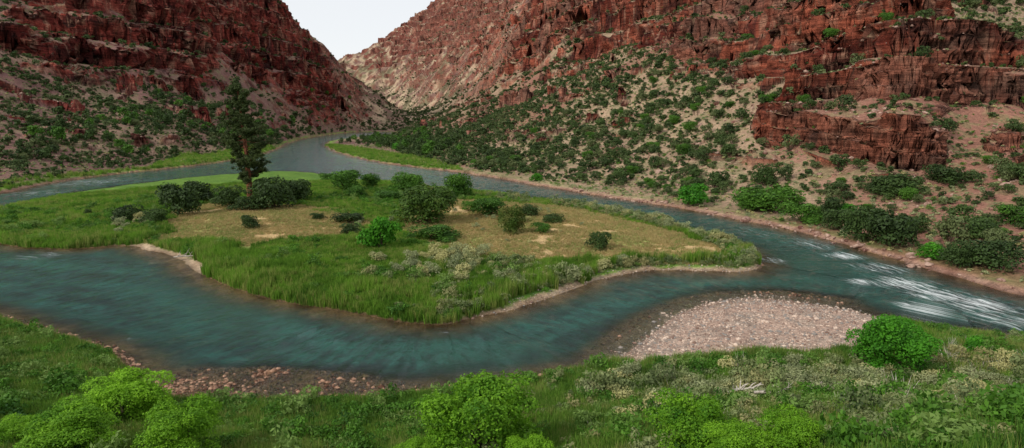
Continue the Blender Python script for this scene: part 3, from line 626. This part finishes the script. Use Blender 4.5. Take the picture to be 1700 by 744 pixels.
def under(name,nn_,r0,r1,fn,srcs,mu):
    x,y=fan(nn_,r0,r1); z,land,F,rock,si,sn,sf=height(x,y,True); nz=fbm(x/8,y/8,o=3,s=137)*.5+.5; rn=rng.uniform(0,1,len(x)); na_=fbm(x/14,y/14,o=4,s=81)*.5+.5
    k=fn(x,y,F,si,sn,nz,rn,na_); x,y,z=x[k],y[k],z[k]; w=rng.lognormal(math.log(mu),.38,len(x)).clip(.4,2.6)
    gn_scatter(name,np.stack([x,y,z-.05],-1),np.stack([w,w,w*rng.uniform(.7,1.3,len(x))],-1),rng.uniform(0,6.28,len(x)),srcs)
under('undergrowth',80000,24,210,lambda x,y,F,si,sn,nz,rn,na_:((sn>1.2)&(F[4]<-1)&(rn<.95*sm(.40,.6,nz+.3*sm(5,-20,x))*np.where(F[7]>0,.2,1)))|((si>1)&(F[10]<0)&(np.maximum(F[5],F[6])<-1)&(rn<.35*sm(.42,.6,nz))),UND,1.0)
under('riverside_weeds',80000,24,190,lambda x,y,F,si,sn,nz,rn,na_:((sn>2)&(F[4]<-1)&(rn<.9*sm(-6,20,x)*sm(.64,.42,nz)*np.where((F[7]>0)|(na_>.54),.18,1)))|((si>1.0)&(F[10]<0)&(np.maximum(F[5],F[6])<-1)&(rn<.75*sm(-25,12,x)*sm(.35,.6,nz)*sm(26,10,si))),WEED,1.1)
under('dead_twigs',9000,40,100,lambda x,y,F,si,sn,nz,rn,na_:(sn>2)&(x>5)&(F[4]<1)&(rn<.25),DEAD,.9)
def grass(name,n,cond,srcs,s0,s1,r0,r1,tall=None):
    x,y=fan(n,r0,r1); z,land,F,rock,si,sn,sf=height(x,y,True); nz=fbm(x/7,y/7,o=3,s=131)*.5+.5; k=cond(x,y,F,si,sn,sf,nz)
    t=np.ones(len(x)) if tall is None else tall(x,y,si)
    x,y,z,t=x[k],y[k],z[k],t[k]; w=rng.uniform(s0,s1,len(x))
    gn_scatter(name,np.stack([x,y,z],-1),np.stack([w,w,w*t*rng.uniform(.7,1.2,len(x))],-1),rng.uniform(0,6.28,len(x)),srcs)
def dryf(F): return np.maximum(F[5],F[6])
def sandm(x,y): return sm(-12,0,x)*sm(120,100,y)
grass('meadow_grass',430000,lambda x,y,F,si,sn,sf,nz:(si>.15+2.6*sandm(x,y)*sm(.35,.6,nz))&(F[10]<0)&(F[5]<-1+12*(nz-.5))&(F[6]<-1+9*(nz-.52))&(rng.uniform(0,1,len(x))<np.where(y<130,1,.35)*sm(.15,.45,nz)),GT,.6,1.15,60,240,lambda x,y,si:(1+.9*sm(16,3,si)*sm(130,110,y))*(1+.6*fbm(x/4,y/4,o=2,s=151)))
grass('dry_meadow_grass',240000,lambda x,y,F,si,sn,sf,nz:(si>2)&(dryf(F)>-4)&(nz>.25),GTD,.8,1.6,80,240)
grass('bank_grass',320000,lambda x,y,F,si,sn,sf,nz:(sn>.8)&(F[4]<.5+3*(nz-.5))&(rng.uniform(0,1,len(x))<np.where(F[7]>0,.10,1)*sm(.30,.6,nz+.35*sm(5,-20,x))),GTB,.7,1.5,22,110)
grass('far_bank_grass',300000,lambda x,y,F,si,sn,sf,nz:(sf>.8)&((np.maximum(F[11],F[12])>-1)|((sf<7)&(x<-60)&(y<500)))&(F[13]<4)&(sf<60),GT,1.0,2.0,180,900)
x,y=fan(330000,44,115); z,land,F,rock,si,sn,sf=height(x,y,True); nz=fbm(x/14,y/14,o=4,s=81); rn=rng.uniform(0,1,len(x))
kg=((F[4]+8*nz>-4)&(sn>-1.5)&(rn<.6))|((F[9]>0)&(land<0)&(land>-2.5)&(rn<.3))|((si>-.3)&(si<2.4)&(x>-5)&(rn<.2))
kb=(((sn>-1.2)&(sn<1.0)&(rn<.4))|((F[8]>-1)&(rn<.45))|((F[9]>-1)&(rn<.2)))&~kg
for nm,k,src,mu in (('river_gravel',kg,PEB,.14),('river_bed_stones',kb,PEW,.24)):
    a,b,c=x[k],y[k],z[k]; w=rng.lognormal(math.log(mu),.6,len(a)).clip(.07,.8)
    gn_scatter(nm,np.stack([a,b,c],-1),np.stack([w,w,w],-1),rng.uniform(0,6.28,len(a)),src)
x,y=fan(30000,70,260); z,land,F,rock,si,sn,sf=height(x,y,True)
k=np.where((sf>-1.5)&(sf<2.5)&(x>20)&(rng.uniform(0,1,len(x))<.9))[0][:170]
k2=np.where((sf>8)&(x>0)&(rng.uniform(0,1,len(x))<.014))[0][:120]
for kk,wmu,lb_,gp in ((k,.9,'weathered reddish boulder at the water edge','boulders along the shore'),(k2,1.6,'weathered boulder lying on the scrubby slope','boulders on the slope')):
    for i in kk:
        w=float(np.clip(rng.lognormal(math.log(wmu),.45),.4,3.4)); put('boulder',STN[i%4],x[i],y[i],z[i]+.05*w,(w,w*rng.uniform(.7,1.1),w*rng.uniform(.6,1)),rng.uniform(0,6.28),'boulder',lb_,gp)
# ------------------------------------------------------------------ pine
def pine(px,py,hpx,seed=5):
    x0,y0,z0,t=cast(px,py); Ht=hpx*t/FL; r=np.random.default_rng(seed)
    e=bpy.data.objects.new('pine_tree',None); bpy.context.scene.collection.objects.link(e); e.location=(x0,y0,z0-.2)
    e['category']='pine tree'; e['label']='tall ponderosa pine with reddish trunk standing among dark shrubs'
    zz=np.linspace(0,Ht,14); bx=-.9*(zz/Ht)**1.5+.3*np.sin(zz/Ht*5.0); pts=np.stack([bx,0*zz,zz],-1); rad=.75*(1-zz/Ht)**.8+.05
    V,Fq=tube(pts,rad,10); cents=[];nr_=[]
    nb=76
    for i in range(nb):
        f=.17+.82*(i/(nb-1))**.95+r.uniform(-.014,.014); f=min(f,.985); zb_=f*Ht; a=i*2.4+r.uniform(-.9,.9)
        prof=min(1,(1-f)*2.3+.12)**.75
        Lb=Ht*.165*prof*r.choice([.55,.8,1.0,1.4],p=[.25,.25,.3,.2])*r.uniform(.85,1.15)
        if f<.30: Lb*=r.uniform(.4,1.0)
        Lb=max(Lb,.9)
        dz=r.uniform(-.2,.35); d=np.array([math.cos(a),math.sin(a),dz]); p0=np.array([np.interp(zb_,zz,bx),0,zb_])
        p1=p0+d*Lb*.55+[0,0,-.03*Lb]; p2=p0+d*Lb+[0,0,.12*Lb]
        tv,tf=tube([p0,p1,p2],[.13*(1-f)+.06,.07*(1-f)+.04,.02],5); Fq=np.vstack([Fq,tf+len(V)]); V=np.vstack([V,tv])
        m=int(5+Lb*2.8)
        for j in range(m):
            s=r.uniform(.35,1.05); c=p0+(p1-p0)*min(1,s/.55) if s<.55 else p1+(p2-p1)*(s-.55)/.45
            side=np.array([-d[1],d[0],0])*r.normal(0,.22*Lb*s); c=c+side+[0,0,r.normal(.15,.35)]
            q=r.normal(0,1,(52,3)); q/=np.linalg.norm(q,axis=1,keepdims=True); cents.append(c+q*np.array([.7,.7,.5])*r.uniform(.6,1.4)*r.uniform(.3,1,(52,1))); nr_.append(q)
    tr=add('trunk',mk_mesh('trunk',V,Fq,None,[M_bark],smooth=True)); tr.parent=e
    c=np.vstack(cents);q=np.vstack(nr_); LV,LF=leaves(c,q,.20,r,2.4)
    cr_=add('crown',mk_mesh('crown',LV,LF,{'tint':('FLOAT',np.repeat(r.uniform(0,1,len(c)),4).astype(np.float32))},[M_need])); cr_.parent=e
pine(415,336,198,8)
def drift(px,py,L_,seed):
    x0,y0,z0,t=cast(px,py); r=np.random.default_rng(seed); V=np.zeros((0,3));Fq=np.zeros((0,4),int)
    main=[np.array([-L_/2,0,.15]),np.array([-L_/6,.2,.35]),np.array([L_/5,0,.5]),np.array([L_/2,.2,.9])]
    parts=[(main,[.13,.12,.09,.03])]
    for i in range(9):
        k=r.uniform(.1,.9); b=np.array([-L_/2+k*L_,.1,.2+.5*k]); d=np.array([r.uniform(-.3,.8),r.uniform(-.7,.7),r.uniform(.1,.8)])*L_*.35
        parts.append(([b,b+d*.5+[0,0,.1],b+d],[.06,.04,.015]))
    for p,rd in parts:
        tv,tf=tube(p,rd,6); Fq=np.vstack([Fq,tf+len(V)]); V=np.vstack([V,tv])
    put('driftwood',mk_mesh('driftwood',V,Fq,None,[M_wood],smooth=True),x0,y0,z0+.5,(1,1,1),r.uniform(-.5,.5),'driftwood','bleached dead branch lying on the scrubby bank')
drift(1290,672,3.4,1); drift(1235,665,2.8,2); drift(310,434,5,3); drift(1345,668,2.2,5)
# ------------------------------------------------------------------ light, sky, camera
sc_=bpy.context.scene
w=bpy.data.worlds.new('World'); sc_.world=w; w.use_nodes=True; nt=w.node_tree; bg=nt.nodes['Background']
sky=nt.nodes.new('ShaderNodeTexSky'); sky.sky_type='NISHITA'; sky.sun_disc=False; sky.sun_elevation=math.radians(36); sky.sun_rotation=math.radians(235); sky.air_density=1.0; sky.dust_density=4.0; sky.ozone_density=1.0; sky.altitude=1600
mx=nt.nodes.new('ShaderNodeMix'); mx.data_type='RGBA'; mx.inputs[0].default_value=.7; nt.links.new(sky.outputs[0],mx.inputs[6]); mx.inputs[7].default_value=(8.9,8.8,8.6,1)
nt.links.new(mx.outputs[2],bg.inputs[0]); bg.inputs[1].default_value=.125
sun=bpy.data.lights.new('sun','SUN'); sun.energy=2.4; sun.angle=math.radians(6); sun.color=(1,.94,.86)
so=bpy.data.objects.new('sun',sun); sc_.collection.objects.link(so); so.rotation_euler=(math.radians(54),0,math.radians(-55))
cam=bpy.data.cameras.new('camera'); co=bpy.data.objects.new('camera',cam); sc_.collection.objects.link(co)
cam.sensor_width=36; cam.lens=36*FL/1700; cam.clip_start=.5; cam.clip_end=30000
co.location=(0,0,H); co.rotation_euler=(math.radians(90)-PT,0,0); sc_.camera=co
sc_.view_settings.view_transform='Standard'; sc_.view_settings.look='None'; sc_.view_settings.exposure=0
